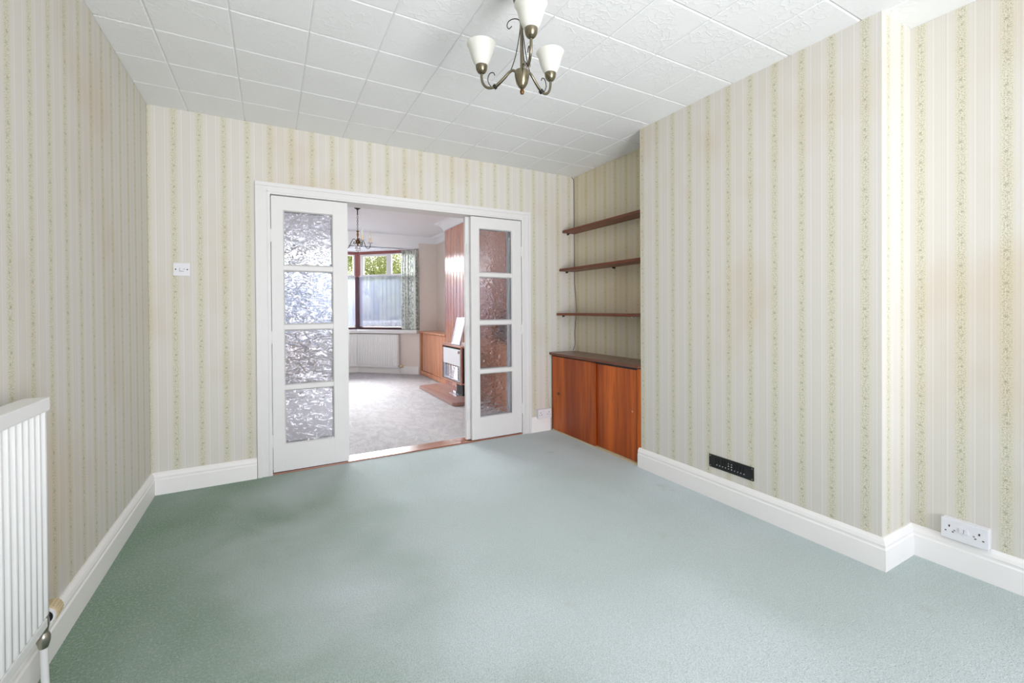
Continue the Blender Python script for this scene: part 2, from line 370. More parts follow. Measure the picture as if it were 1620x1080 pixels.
for i in range(-1, 11):
    for j in range(-16, 5):
        x0, x1 = TX + i * TP, TX + (i + 1) * TP; y0, y1 = TY + j * TP, TY + (j + 1) * TP
        cx0, cx1, cy0, cy1 = max(x0, X1), min(x1, W), max(y0, YR), min(y1, YB)
        if cx1 - cx0 < .01 or cy1 - cy0 < .01: continue
        if cx0 > XC - .005 and YC1 < cy0 and cy1 < YC2: continue
        whole = abs(cx1 - cx0 - TP) < 1e-4 and abs(cy1 - cy0 - TP) < 1e-4
        if whole and full is not None:
            o = full.copy(); COL.objects.link(o); o.parent = ceil; o.location = ((x0 - full['x0']), (y0 - full['y0']), 0)
        else:
            o = link('tile', tile_mesh(cx0, cx1, cy0, cy1, (cx0 == x0, cx1 == x1, cy0 == y0, cy1 == y1)), M['tile'], ceil)
            if whole: full = o; full['x0'] = x0; full['y0'] = y0
        dz = random.uniform(-.0006, .0006); o.location.z = -abs(dz)
for o in ceil.children:
    for k in ('x0', 'y0'):
        if k in o: del o[k]
b = bm_(); box(b, X1 - .15, W + .15, FY0, 7.9, H, H + .10); struct('ceiling', b, M['far_ceiling'], 'smooth white ceiling of the far room')

# skirting boards: moulded profile swept along a wall line
PROF = [(0, 0), (.022, 0), (.022, .092), (.018, .098), (.018, .104), (.0195, .110), (.015, .124), (.009, .132), (.006, .137), (0, .137)]
def skirt(name, pts, side=1, label=None, mat='skirting', prof=PROF, z0=0, mirrorz=False):
    """pts: wall line in plan; side: +1 puts the board to the left of the direction of travel"""
    bm = bm_(); P = [Vector((x, y)) for x, y in pts]; rings = []
    for i, p in enumerate(P):
        d1 = (P[i] - P[i - 1]).normalized() if i else (P[1] - P[0]).normalized()
        d2 = (P[i + 1] - P[i]).normalized() if i < len(P) - 1 else d1
        n1 = Vector((-d1.y, d1.x)) * side; n2 = Vector((-d2.y, d2.x)) * side
        m = n1 + n2; m = m / (m.length_squared / 2) if m.length > .1 else n1
        rings.append([bm.verts.new((p.x + m.x * r, p.y + m.y * r, z0 + (-h if mirrorz else h))) for r, h in prof])
    k = len(prof)
    for A, B in zip(rings, rings[1:]):
        for j in range(k): bm.faces.new((A[j], A[(j + 1) % k], B[(j + 1) % k], B[j]))
    bm.faces.new(rings[0][::-1]); bm.faces.new(rings[-1])
    return struct(name, bm, M[mat], label)
skirt('baseboard_left', [(X1, YR), (X1, YB), (-.093, YB)], -1, 'white skirting board along the left wall and up to the door casing')
skirt('baseboard_back', [(2.088, YB), (2.295, YB)], -1, 'short white skirting board below the socket beside the cabinet')
skirt('baseboard_chimney', [(XC, YC2 + .015), (XC, YC1), (W, YC1), (W, YR)], -1, 'white moulded skirting board round the chimney breast')
skirt('baseboard_rear', [(W, YR), (X1, YR)], -1)
skirt('baseboard_far_left', [(-.093, FY0), (X1, FY0), (X1, 7.51), (-.33, 7.51), (.546, 8.385), (1.394, 8.385), (2.262, 7.518)], -1, 'white skirting board round the far bay')
COVE = [(0, 0), (.115, 0), (.112, .012), (.09, .016), (.065, .032), (.04, .058), (.022, .088), (.016, .112), (0, .115)]
skirt('trim_1', [(W, FY0), (W, 4.67), (2.27, 4.67), (2.27, 6.2), (W, 6.2), (W, 7.505)], 1, 'white coving round the far room ceiling', 'far_ceiling', COVE, H, True)

# door casing
b = bm_()
def casing(bm, x0, x1, z0, z1): box(bm, x0, x1, YB - .016, YB, z0, z1, None, .002)
cw = .09
for sgn, xa in ((-1, OX0), (1, OX1)):
    xi, xo = xa, xa + sgn * cw
    box(b, xi, xo - sgn * .02, YB - .014, YB + .001, 0, OZ + cw * .6, None, .002)
    box(b, xo - sgn * .026, xo, YB - .022, YB, 0, OZ + cw * .86 - .0265, None, .002)
    box(b, xi + sgn * .012, xi + sgn * .020, YB - .018, YB - .013, 0, OZ + .03, None, .0015)
box(b, OX0 - .06, OX1 + .06, YB - .0138, YB + .0008, OZ, OZ + cw * .6, None, .002)
box(b, OX0 - cw, OX1 + cw, YB - .022, YB, OZ + cw * .86 - .026, OZ + cw * .86, None, .003)
box(b, OX0 - .02, OX1 + .02, YB - .018, YB - .013, OZ + .012, OZ + .020, None, .0015)
struct('trim_2', b, M['gloss_white'], 'white moulded casing round the opening between the rooms')
b = bm_(); box(b, OX0 - .03, OX0, YB, FY0, 0, OZ + .03); box(b, OX1, OX1 + .03, YB, FY0, 0, OZ + .03); box(b, OX0, OX1, YB + .001, FY0, OZ, OZ + .03); box(b, OX0 - .001, OX0 + .014, YB + .085, FY0 - .02, 0, OZ); box(b, OX1 - .014, OX1 + .001, YB + .085, FY0 - .02, 0, OZ)
struct('trim_3', b, M['gloss_white'], 'white door lining inside the wide opening')
b = bm_()
for sgn, xa in ((-1, OX0), (1, OX1)): box(b, xa, xa + sgn * cw, FY0, FY0 + .016, 0, OZ + cw, None, .002)
box(b, OX0, OX1, FY0, FY0 + .016, OZ, OZ + cw, None, .002); struct('trim_4', b, M['gloss_white'])
b = bm_(); box(b, OX0, OX1, YB - .004, FY0, -.02, .009, None, .002); struct('trim_5', b, M['threshold'], 'worn wooden threshold strip between the two carpets')

# ------------------------------------------------------------------ bay
KR, KL = Vector((1.394, 8.385)), Vector((.546, 8.385)); ER, EL = Vector((2.27, 7.51)), Vector((-.33, 7.51))
SEG = {'r': (KR, ER), 'c': (KL, KR), 'l': (EL, KL)}
def frame_of(k):
    A, B = SEG[k]; d = (B - A).normalized(); n = Vector((-d.y, d.x))   # n points out of the house
    if k == 'r': pass
    if n.y < 0: n = -n
    L = (B - A).length
    return (lambda v: Vector((A.x + d.x * v.x + n.x * v.y, A.y + d.y * v.x + n.y * v.y, v.z))), L
SZ0, SZ1, TRZ, HZ = .80, .83, 1.748, 2.165
b = bm_()
for k in 'rcl':
    T, L = frame_of(k); e = .14 * math.tan(PI / 8)
    box(b, -.0 if k != 'l' else 0, L, 0, .14, 0, .72, T)
struct('wall_bay', b, M['far_wall'], 'pale wall below the bay window')
b = bm_()
box(b, 2.27, W, 7.51, 7.68, 0, 2.30); box(b, X1, -.33, 7.51, 7.68, 0, 2.30)
struct('wall_front', b, M['far_wall'], 'pale pink front wall either side of the bay')
b = bm_(); box(b, -.33, 2.27, 7.505, 7.68, 2.205, H); box(b, 2.27, W, 7.505, 7.68, 2.30, H); box(b, X1, -.33, 7.505, 7.68, 2.30, H); struct('trim_6', b, M['far_ceiling'], 'white beam across the mouth of the bay')
b = bm_(); prism(b, [(2.27, 7.6), (2.5, 7.6), (1.46, 8.62), (.48, 8.62), (-.55, 7.6)], 2.205, 2.30); struct('ceiling', b, M['far_ceiling'], 'white ceiling of the bay')
# sill board running round the bay
SP = [(0, 0), (.085, 0), (.098, .012), (.098, .052), (.085, .066), (0, .066)]
skirt('window_sill', [(-.33, 7.51), (.546, 8.385), (1.394, 8.385), (2.27, 7.51)], -1, 'thick white sill board round the bay window', 'gloss_white', SP, .721)
def window(name, k, lights, label):
    T, L = frame_of(k); root = thing(name, tuple(T(Vector((L / 2, .04, SZ0)))), label, None, None, 'structure')
    bm = bm_()
    for (u0, u1) in ((0, .05), (L - .05, L)): box(bm, u0, u1, -.012, .07, TRZ, HZ, T, .003)
    box(bm, .05, L - .05, -.012, .07, HZ - .018, HZ + .04, T, .003)
    link('outer_frame', bm, M['red_frame'], root)
    bm = bm_()
    for (u0, u1) in ((0, .05), (L - .05, L)): box(bm, u0, u1, -.012, .07, .787, TRZ, T, .003)
    box(bm, .05, L - .05, -.02, .07, .787, SZ1, T, .003); link('lower_frame', bm, M['shaded_red'], root)
    bm = bm_(); box(bm, .05, L - .05, -.02, .06, TRZ - .018, TRZ + .020, T, .004); link('transom', bm, M['gloss_white'], root)
    bm = bm_(); box(bm, .05, L - .05, .02, .026, SZ1, TRZ - .018, T); link('pane', bm, M['glass'], root)
    for (u0, u1, s, st) in lights:
        bm = bm_(); z0, z1 = TRZ + .020, HZ - .018
        for q in ((u0, u0 + s, z0, z1), (u1 - s, u1, z0, z1), (u0 + s, u1 - s, z1 - st, z1), (u0 + s, u1 - s, z0, z0 + .012)):
            box(bm, q[0], q[1], -.002, .05, q[2], q[3], T, .003)
        f = link('sash', bm, M['gloss_white'], root)
        bm = bm_(); box(bm, u0 + s, u1 - s, .02, .026, z0 + .012, z1 - st, T); g = link('pane', bm, M['glass'], f)
    return root
window('window_1', 'r', [(.05, .655, .062, .035), (.655, 1.187, .03, .015)], 'angled right side of the bay window with two top lights')
window('window_2', 'c', [(.05, .40, .03, .02), (.40, .80, .03, .02)], 'centre of the bay window seen past the left door leaf')
window('window_3', 'l', [(.05, .58, .04, .02), (.58, 1.187, .03, .02)], 'angled left side of the bay window behind obscured glass')
for k, P0, side in (('post', KR, 1), ('post', KL, -1)):
    bm = bm_(); tube(bm, [(P0.x, P0.y + .03, .787), (P0.x, P0.y + .03, TRZ)], .045, 8); o = struct('window_post', bm, M['shaded_red'])
    bm = bm_(); tube(bm, [(P0.x, P0.y + .03, TRZ), (P0.x, P0.y + .03, HZ + .04)], .045, 8); struct('window_post', bm, M['red_frame'])

def cloth(k, u0, u1, z0, z1, off, amp, waves, hem=0., gather=0., nz=14, thick=False):
    T, L = frame_of(k); bm = bm_(); n = int(waves * 10); rows = []
    rnd = [random.uniform(-1, 1) for _ in range(40)]
    for j in range(nz + 1):
        t = j / nz; row = []
        for i in range(n + 1):
            s = i / n; ph = s * waves * 2 * PI + rnd[int(s * 12)] * .5 * t
            am = amp * (1 + .35 * rnd[int(s * waves) % 40]) * (.45 + .55 * min(1, 3 * (1 - t) + .3 if gather else 1))
            u = u0 + (u1 - u0) * s + gather * math.sin(t * PI) * (s - .5) * .0
            if gather: u = (u0 + u1) / 2 + (u - (u0 + u1) / 2) * (1 - gather * math.exp(-((t - .93) / .05) ** 2))
            z = z0 + (z1 - z0) * t
            if t == 0 and hem: z += hem * (rnd[int(s * 18) % 40] * .5 + .5)
            row.append(bm.verts.new(T(Vector((u, -off + am * math.sin(ph), z)))))
        rows.append(row)
    for A, B in zip(rows, rows[1:]):
        for i in range(n): bm.faces.new((A[i], A[i + 1], B[i + 1], B[i]))
    return bm
for k, wv, lab in (('r', 13, 'bluish white net half-curtain across the angled right bay window'), ('c', 10, 'bluish white net half-curtain across the centre bay window'), ('l', 13, 'white net half-curtain across the angled left bay window')):
    T, L = frame_of(k); c = T(Vector((L / 2, -.02, 1.74))); root = thing('net_curtain', tuple(c), lab, 'net curtain', 'net half-curtains in the bay window')
    link('net', cloth(k, .055, L - .055, .835, 1.742, .034, .007, wv, .03), M['net'], root, True)
    bm = bm_(); tube(bm, [T(Vector((.03, -.034, 1.742))), T(Vector((L - .03, -.034, 1.742)))], .003, 6); link('curtain_wire', bm, M['silver'], root)
root = thing('curtain', (2.13, 7.6, 2.18), 'grey-green leaf-patterned full-length curtain drawn to the right end of the bay', 'curtain')
bm = cloth('r', .945, 1.285, .80, 2.178, .090, .034, 6.5, 0, .10, 24); o = link('drape', bm, M['curtain'], root, True)
bm = bm_(); T, L = frame_of('r')
for i in range(8): box(bm, .96 + i * .036, .972 + i * .036, -.090, -.078, 2.165, 2.188, T)
link('heading_hooks', bm, M['silver'], root)
bm = bm_()
for k in 'rcl':
    T, L = frame_of(k); box(bm, .04, L - .03, -.095, -.075, 2.188, 2.203, T)
tag(link('curtain_track', bm, M['plastic']), 'white slim curtain track under the ceiling of the bay', 'curtain track')

# ------------------------------------------------------------------ far chimney breast, cabinets, hearth, fire
b = bm_(); box(b, 2.29, W, 4.69, 6.18, 0, H); breast = struct('wall_far_chimney_breast', b, M['far_wall'], 'chimney breast clad in varnished vertical wooden boards'); WORLD[breast.name] = Vector((0, 0, 0))
ny = 13; y = 4.67; dw = (6.2 - 4.67) / ny
def board(x0, x1, y0, y1, z0, z1, axis):
    bm = bm_(); c = .009
    if axis == 'x':
        poly = [(x1, y0 + .001), (x0 + c, y0 + .001), (x0, y0 + c + .001), (x0, y1 - c - .001), (x0 + c, y1 - .001), (x1, y1 - .001)]
    else:
        poly = [(x0 + .001, y1), (x0 + .001, y0 + c), (x0 + c, y0), (x1 - c, y0), (x1 - .001, y0 + c), (x1 - .001, y1)]
    prism(bm, poly, z0, z1); return bm
for i in range(ny): link('board', board(2.27, 2.29, y + i * dw, y + (i + 1) * dw, .0, H - .11, 'x'), M['panel_wood'], breast)
nx = 4; dx = (W - 2.272) / nx
for i in range(nx): link('board', board(2.272 + i * dx, 2.272 + (i + 1) * dx, 4.67, 4.69, .0, H - .11, 'y'), M['panel_wood'], breast)

def low_cabinet(y0, y1, label, dark_gap=True):
    root = thing('low_cabinet', (2.43, (y0 + y1) / 2, 0), label, 'cabinet'); xf = 2.275
    bm = bm_(); box(bm, xf + .045, W - .004, y0, y1, .0, .735); link('carcass', bm, M['top_wood'], root)
    bm = bm_(); box(bm, xf - .012, W - .004, y0, y1, .738, .765, None, .002); link('top', bm, M['far_cab_wood'], root)
    bm = bm_(); box(bm, xf, xf + .02, y0, y1, .012, .085, None, .002); link('plinth', bm, M['far_cab_wood'], root)
    for yy in (y0, y1 - .05):
        bm = bm_(); box(bm, xf - .004, xf + .03, yy, yy + .05, .012, .737, None, .002); link('stile', bm, M['far_cab_wood'], root)
    w2 = (y1 - y0 - .10 - .06) / 2
    for i in range(2):
        bm = bm_(); ya = y0 + .055 + i * w2; box(bm, xf + .006 + .008 * i, xf + .024, ya, ya + w2 - .004, .09, .730, None, .002)
        link('door', bm, M['far_cab_wood'], root)
    return root
low_cabinet(6.2, 7.495, 'orange wooden low cabinet in the alcove beside the bay window')
low_cabinet(3.64, 4.665, 'reddish low wooden cabinet blurred behind the right-hand glazed leaf')
root = thing('dark_box', (2.44, 4.35, .765), 'dark box-shaped object on the low cabinet seen through rippled glass', 'box')  # plain block for an unidentified dark form behind the glass
bm = bm_(); box(bm, 2.32, 2.57, 4.12, 4.60, .766, 1.0, None, .01); link('body', bm, M['shadow_black'], root)
bm = bm_(); box(bm, 2.31, 2.58, 4.11, 4.61, 1.0, 1.03, None, .006); link('lid', bm, M['shadow_black'], root)

b = bm_(); prism(b, [(2.268, 4.77), (1.87, 4.80), (1.85, 4.84), (1.85, 6.14), (1.875, 6.17), (2.268, 6.19)], .007, .05)
bmesh.ops.bevel(b, geom=[e for e in b.edges], offset=.004, segments=2, affect='EDGES')
tag(link('hearth_slab', b, M['hearth']), 'low reddish-brown hearth slab in front of the gas fire', 'hearth')

root = thing('gas_fire', (2.16, 5.4, .05), 'wood-cased gas fire with white panel and chrome grille on the hearth', 'gas fire')
fx, fy0, fy1, fz0, fz1 = 2.05, 5.05, 5.735, .20, .675
bm = bm_(); t = .018
box(bm, fx, 2.266, fy0, fy1, fz1 - t, fz1, None, .002); box(bm, fx, 2.266, fy0, fy1, fz0, fz0 + t, None, .002)
box(bm, fx, 2.266, fy1 - t, fy1, fz0 + t, fz1 - t, None, .001); box(bm, fx, fx + .02, fy0, fy0 + t, fz0 + t, fz1 - t, None, .001)
link('casing', bm, M['fire_wood'], root)
bm = bm_(); box(bm, fx + .021, 2.265, fy0 + .002, fy0 + t, fz0 + t, fz1 - t); box(bm, fx + .05, 2.26, fy0 + t, fy1 - t, fz0 + t, fz1 - t); link('inner_box', bm, M['shadow_black'], root)
bm = bm_(); box(bm, fx + .004, fx + .03, fy0 + .045, fy1 - .04, .425, .632, None, .006); link('white_panel', bm, M['paper'], root)
bm = bm_(); box(bm, fx + .03, fx + .05, fy0 + .12, fy1 - .12, .26, .425); link('ceramic_radiants', bm, M['ceramic'], root)
bm = bm_()
box(bm, fx + .006, fx + .03, fy0 + .045, fy0 + .10, .235, .425, None, .004); box(bm, fx + .006, fx + .03, fy1 - .10, fy1 - .055, .235, .425, None, .004); box(bm, fx + .004, fx + .03, fy0 + .045, fy1 - .045, .225, .25, None, .004)
link('surround', bm, M['silver'], root)
for i in range(9):
    z = .258 + i * .019; bm = bm_(); tube(bm, smoothpath([(fx + .012, fy0 + .05, z), (fx - .012, fy0 + .09, z), (fx - .016, (fy0 + fy1) / 2, z), (fx - .012, fy1 - .06, z), (fx + .012, fy1 - .02, z)], 4), .0035, 6); link('grille_bar', bm, M['chrome'], root, True)
for i in range(5):
    yy = fy0 + .15 + i * .09; bm = bm_(); box(bm, fx + .024, fx + .034, yy, yy + .006, .26, .425); link('radiant_divider', bm, M['black_iron'], root)
bm = bm_(); box(bm, 2.10, 2.24, 5.12, 5.33, .052, .20, None, .004); link('gas_valve_block', bm, M['shadow_black'], root)
bm = bm_(); box(bm, 2.03, 2.16, 5.16, 5.42, .0512, .058, None, .002); box(bm, 2.055, 2.065, 5.24, 5.34, .058, .10, None, .002); link('foot_plate', bm, M['chrome'], root)
bm = bm_(); lathe(bm, [(.0, -.02), (.018, -.018), (.02, 0)], (fx + .008, fy0 + .07, .60), 16, 'x'); link('control_knob', bm, M['chrome'], root, True)

# leaning frame on the fire: foot on the top, head against the boards
root = thing('picture_frame', (2.12, 5.35, .676), 'silver-edged frame with plain white card leaning on top of the gas fire', 'picture frame')
A, Bp = Vector((2.115, 5.24, .677)), Vector((2.205, 5.24, 1.03))
e1 = Vector((0, 1, 0)); e2 = (Bp - A).normalized(); e3 = e1.cross(e2); FW, FH = .30, (Bp - A).length
TT = lambda v: A + e1 * v.x + e2 * v.z + e3 * v.y
bm = bm_(); f = .014
for q in ((0, f, 0, FH), (FW - f, FW, 0, FH), (f, FW - f, 0, f), (f, FW - f, FH - f, FH)): box(bm, q[0], q[1], -.009, .009, q[2], q[3], TT, .002)
link('frame', bm, M['silver'], root)
bm = bm_(); box(bm, f, FW - f, -.003, .002, f, FH - f, TT); link('card', bm, M['paper'], root)
bm = bm_(); lathe(bm, [(.0, 0), (.02, .0), (.024, .02), (.012, .045), (.0, .05)], (2.13, 5.12, .676), 16); tag(link('ornament', bm, M['paper'], None, True), 'tiny white ornament beside the leaning frame on the gas fire', 'ornament')

# ------------------------------------------------------------------ radiators
def rad_profile(bm, T, u0, u1, z0, z1, pitch=.0333, d=.010):
    n = int((u1 - u0) / pitch); pitch = (u1 - u0) / n; cols = []
    us = []
    for i in range(n):
        for f_, a_ in ((.0, 0), (.28, 0), (.36, .55), (.46, 1), (.74, 1), (.84, .55), (.92, 0)): us.append((u0 + (i + f_) * pitch, a_))
    us.append((u1, 0))
    zs = [(z0, 0), (z0 + .026, 0), (z0 + .040, 1), (z1 - .012, 1), (z1 - .004, .9), (z1, 0)]
    g = [[bm.verts.new(T(Vector((u, -d * a_ * za, z)))) for u, a_ in us] for z, za in zs]
    for A_, B_ in zip(g, g[1:]):
        for i in range(len(us) - 1): bm.faces.new((A_[i], A_[i + 1], B_[i + 1], B_[i]))
def radiator_panel(T, u0, u1, z0, z1, depth):
    bm = bm_(); rad_profile(bm, T, u0, u1, z0, z1)
    box(bm, u0, u1, .0008, .011, z0, z1, T); return bm
# near radiator on the left wall: u = world Y, v = distance behind the face
root = thing('radiator', (-.60, 1.1, .24), 'white ribbed panel radiator mounted on the left wall', 'radiator')
RF = -.578; Tn = lambda v: Vector((RF - v.y, v.x, v.z)); RY0, RY1, RZa, RZb = .45, 1.752, .235, .870
link('front_panel', radiator_panel(Tn, RY0, RY1, RZa, RZb, .02), M['rad_white'], root, True)
bm = bm_(); box(bm, RF - .055, RF - .044, RY0, RY1, RZa, RZb, None, .002); link('rear_panel', bm, M['rad_white'], root)
bm = bm_(); box(bm, RF - .046, RF + .012, RY0, RY1 + .012, RZb - .014, RZb + .025, None, .004); link('top_cover', bm, M['rad_white'], root)
bm = bm_(); box(bm, RF - .055, RF + .003, RY0, RY1 + .004, RZa - .004, RZa + .022, None, .003); link('bottom_rail', bm, M['rad_white'], root)
bm = bm_(); box(bm, RF - .044, RF - .011, RY1 - .012, RY1 - .004, RZa + .02, RZb - .02); link('end_plate', bm, M['rad_white'], root)
for yb_ in (.8, 1.5):
    bm = bm_(); box(bm, X1 + .0005, RF - .055, yb_, yb_ + .04, .3, .8); link('bracket', bm, M['rad_white'], root)
vx, vz = -.612, .185
bm = bm_(); tube(bm, smoothpath([(vx, RY1 - .01, RZa + .015), (vx, RY1 + .03, RZa + .015), (vx, RY1 + .062, RZa + .005)], 4), .009, 12); tube(bm, [(vx, RY1 + .012, RZa + .015), (vx, RY1 + .034, RZa + .015)], .014, 6)
tube(bm, smoothpath([(vx, 1.822, .245), (vx, 1.828, .228), (vx, 1.836, .205), (vx, 1.838, .185), (vx, 1.838, .172)], 4), [.012, .013, .014, .0145, .015, .0155, .016, .016, .0155, .015, .014, .013, .012, .0115, .011, .0105, .0105], 14)
tube(bm, [(vx, 1.838, .176), (vx, 1.838, .170), (vx, 1.838, .160), (vx, 1.838, .148), (vx, 1.838, .138), (vx, 1.838, .128)], [.009, .0135, .016, .016, .0135, .011], 14)
tube(bm, [(vx, 1.836, .215), (vx, 1.848, .215)], .015, 14); link('valve_body', bm, M['nickel'], root, True)
bm = bm_(); prof = [(.0, .010), (.021, .010), (.024, .0), (.0275, .004), (.0275, .052), (.024, .060), (.0, .061)]
lathe(bm, prof, (vx, 1.845, .215), 32, 'y')
for k in range(20):
    an = 2 * PI * k / 20; box(bm, vx + .0275 * math.cos(an) - .0016, vx + .0275 * math.cos(an) + .0016, 1.855, 1.895, .215 + .0275 * math.sin(an) - .0016, .215 + .0275 * math.sin(an) + .0016)
vh = link('valve_head', bm, M['beige_plastic'], root, True)
bm = bm_(); lathe(bm, [(.0, -.001), (.022, -.001), (.022, .006), (.0, .006)], (vx, 1.845, .215), 28, 'y'); link('valve_collar', bm, M['black_iron'], vh, True)
bm = bm_(); lathe(bm, [(.021, -.004), (.0255, -.004), (.0265, .006), (.021, .006), (.021, -.004)], (vx, 1.845, .215), 28, 'y', None, False); link('valve_ring', bm, M['plastic'], vh, True)
bm = bm_(); tube(bm, [(vx, 1.838, .130), (vx + .002, 1.842, .0)], .0095, 14); link('pipe', bm, M['gloss_white'], root, True)
# bay radiator: bent panels following the bay
root = thing('radiator', (1.6, 8.1, .125), 'long white ribbed radiator bent round the bay under the window', 'radiator')
for k, ua, ub in (('c', .10, .848 - .045), ('r', .045, .87)):
    T, L = frame_of(k); Tk = lambda v, T=T: T(Vector((v.x, v.y - .105, v.z)))
    link('front_panel', radiator_panel(Tk, ua, ub, .130, .690, .02), M['rad_white'], root, True)
    bm = bm_(); box(bm, ua, ub, .0 - .008, .05, .690, .706, Tk, .003); link('top_cover', bm, M['rad_white'], root)
    bm = bm_(); box(bm, ua, ub, .0, .05, .124, .135, Tk, .002); box(bm, ub - .012, ub, .011, .05, .135, .69, Tk); link('rear_panel', bm, M['rad_white'], root)
T, L = frame_of('r')
bm = bm_(); P3 = lambda u, v, z: T(Vector((u, v, z)))
tube(bm, [P3(.865, -.085, .15), P3(.905, -.085, .15)], .009, 10); tube(bm, [P3(.905, -.085, .165), P3(.905, -.085, .115)], .012, 10); link('valve_body', bm, M['nickel'], root, True)
bm = bm_(); tube(bm, [P3(.912, -.085, .15), P3(.965, -.085, .15)], .022, 16); link('valve_head', bm, M['beige_plastic'], root, True)
bm = bm_(); tube(bm, [P3(.905, -.085, .115), P3(.905, -.085, .007)], .008, 10); link('pipe', bm, M['gloss_white'], root, True)

# ------------------------------------------------------------------ folding glazed leaves
ROWS = [(.200, .582), (.615, 1.006), (1.041, 1.424), (1.458, 1.843)]
def leaf(name, x0, x1, y0, g0, g1, label, hinge_x, hinge_y):
    root = thing(name, ((x0 + x1) / 2, y0 + .017, .015), label, None, None, 'structure'); z0, z1 = .016, 1.938; t = .034
    bm = bm_()
    box(bm, x0, g0, y0, y0 + t, z0, z1, None, .002); box(bm, g1, x1, y0, y0 + t, z0, z1, None, .002)
    box(bm, g0 - .001, g1 + .001, y0 + .0005, y0 + t - .0005, z0, ROWS[0][0]); box(bm, g0 - .001, g1 + .001, y0 + .0005, y0 + t - .0005, ROWS[3][1], z1)
    link('frame', bm, M['gloss_white'], root)
    for i in range(3):
        a_, c_ = ROWS[i][1], ROWS[i + 1][0]; bm = bm_()
        poly = [(y0 + .004, a_), (y0 + .004, c_), (y0 + t - .004, c_), (y0 + t - .004, a_)]
        box(bm, g0 - .001, g1 + .001, y0 + .005, y0 + t - .005, a_, c_, None, .004); link('glazing_bar', bm, M['gloss_white'], root)
    bm = bm_(); m = .007
    for (a_, c_) in ROWS:       # sloped putty / bead round each pane
        for ys, yp in ((y0 + .002, y0 + .013), (y0 + t - .002, y0 + t - .013)):
            o4 = [(g0, a_), (g1, a_), (g1, c_), (g0, c_)]; i4 = [(g0 + m, a_ + m), (g1 - m, a_ + m), (g1 - m, c_ - m), (g0 + m, c_ - m)]
            ov = [bm.verts.new((x, ys, z)) for x, z in o4]; iv = [bm.verts.new((x, yp, z)) for x, z in i4]; ow = [bm.verts.new((x, yp, z)) for x, z in o4]
            for k in range(4):
                bm.faces.new((ov[k], ov[(k + 1) % 4], iv[(k + 1) % 4], iv[k])); bm.faces.new((ow[k], ow[(k + 1) % 4], iv[(k + 1) % 4], iv[k])); bm.faces.new((ow[k], ow[(k + 1) % 4], ov[(k + 1) % 4], ov[k]))
    link('glazing_bead', bm, M['gloss_white'], root)
    for (a_, c_) in ROWS:
        bm = bm_(); box(bm, g0 + .001, g1 - .001, y0 + .0145, y0 + .0195, a_ + .001, c_ - .001); link('pane', bm, M['ripple'], root)
    for hz in (1.66, .955, .235):
        bm = bm_(); tube(bm, [(hinge_x, hinge_y, hz - .045), (hinge_x, hinge_y, hz + .045)], .0055, 10)
        box(bm, hinge_x - .011, hinge_x + .011, hinge_y + .001, hinge_y + .0045, hz - .04, hz + .04); link('hinge', bm, M['gloss_white'], root, True)
    return root
leaf('door_1', .004, .504, YB - .004, .078, .402, 'left glazed folding leaf of bright rippled panes facing the near room', .000, YB - .008)
leaf('door_2', .006, .502, YB + .036, .078, .402, 'left rear folding leaf folded flat behind the front one', .5045, YB + .0305)
leaf('door_3', 1.502, 1.996, YB - .004, 1.580, 1.905, 'right glazed folding leaf of dark reddish rippled panes', 2.000, YB - .008)
leaf('door_4', 1.466, 1.994, YB + .038, 1.556, 1.880, 'right rear folding leaf whose edge shows beside the opening', 1.4845, YB + .0305)

# ------------------------------------------------------------------ alcove cabinet and shelves
root = thing('alcove_cabinet', (2.45, 2.88, 0), 'reddish-brown teak low cabinet with sliding doors in the alcove', 'cabinet')
cf, ca, cb = 2.318, 2.316, 3.436
bm = bm_(); box(bm, cf + .03, W - .003, ca, cb, .0, .700); link('carcass', bm, M['top_wood'], root)
bm = bm_()
g = box(bm, cf - .020, W - .002, ca, YB - .002, .708, .730, None, .003); link('top', bm, M['top_wood'], root)
bm = bm_(); box(bm, cf + .006, cf + .03, ca, cb, .690, .708); link('top_rail', bm, M['shadow_black'], root)
bm = bm_(); box(bm, cf - .004, cf + .006, ca + .012, cb, 0, .012, None, .001); box(bm, cf + .012, cf + .020, ca, cb, 0, .016); link('bottom_track', bm, M['beige_plastic'], root)
d1 = bm_(); box(d1, cf - .004, cf + .010, 2.812, cb - .006, .014, .697, None, .0015); d1 = link('sliding_door', d1, M['door_wood'], root)
d2 = bm_(); box(d2, cf + .013, cf + .026, 2.362, 2.84, .018, .697, None, .0015); d2 = link('sliding_door', d2, M['door_wood'], root)
bm = bm_(); box(bm, cf + .0, cf + .026, ca, 2.346, .012, .700, None, .0015); link('end_stile', bm, M['door_wood'], root)
bm = bm_(); box(bm, cf + .0, cf + .026, cb - .008, cb + .006, 0, .706); link('side_panel', bm, M['top_wood'], root)
bm = bm_(); lathe(bm, [(.0, -.003), (.016, -.002), (.020, 0)], (cf - .004, 3.335, .358), 4, 'x'); e = link('lock_escutcheon', bm, M['old_brass'], d1)
bm = bm_(); lathe(bm, [(.0, -.007), (.006, -.006), (.007, -.002)], (cf - .004, 3.335, .358), 12, 'x'); tube(bm, [(cf - .010, 3.337, .358), (cf - .010, 3.31, .358)], .003, 8); link('lock_catch', bm, M['old_brass'], d1, True)
bm = bm_(); lathe(bm, [(.0, -.005), (.006, -.004), (.008, 0)], (cf + .013, 2.406, .378), 12, 'x'); link('small_knob', bm, M['far_cab_wood'], d2, True)

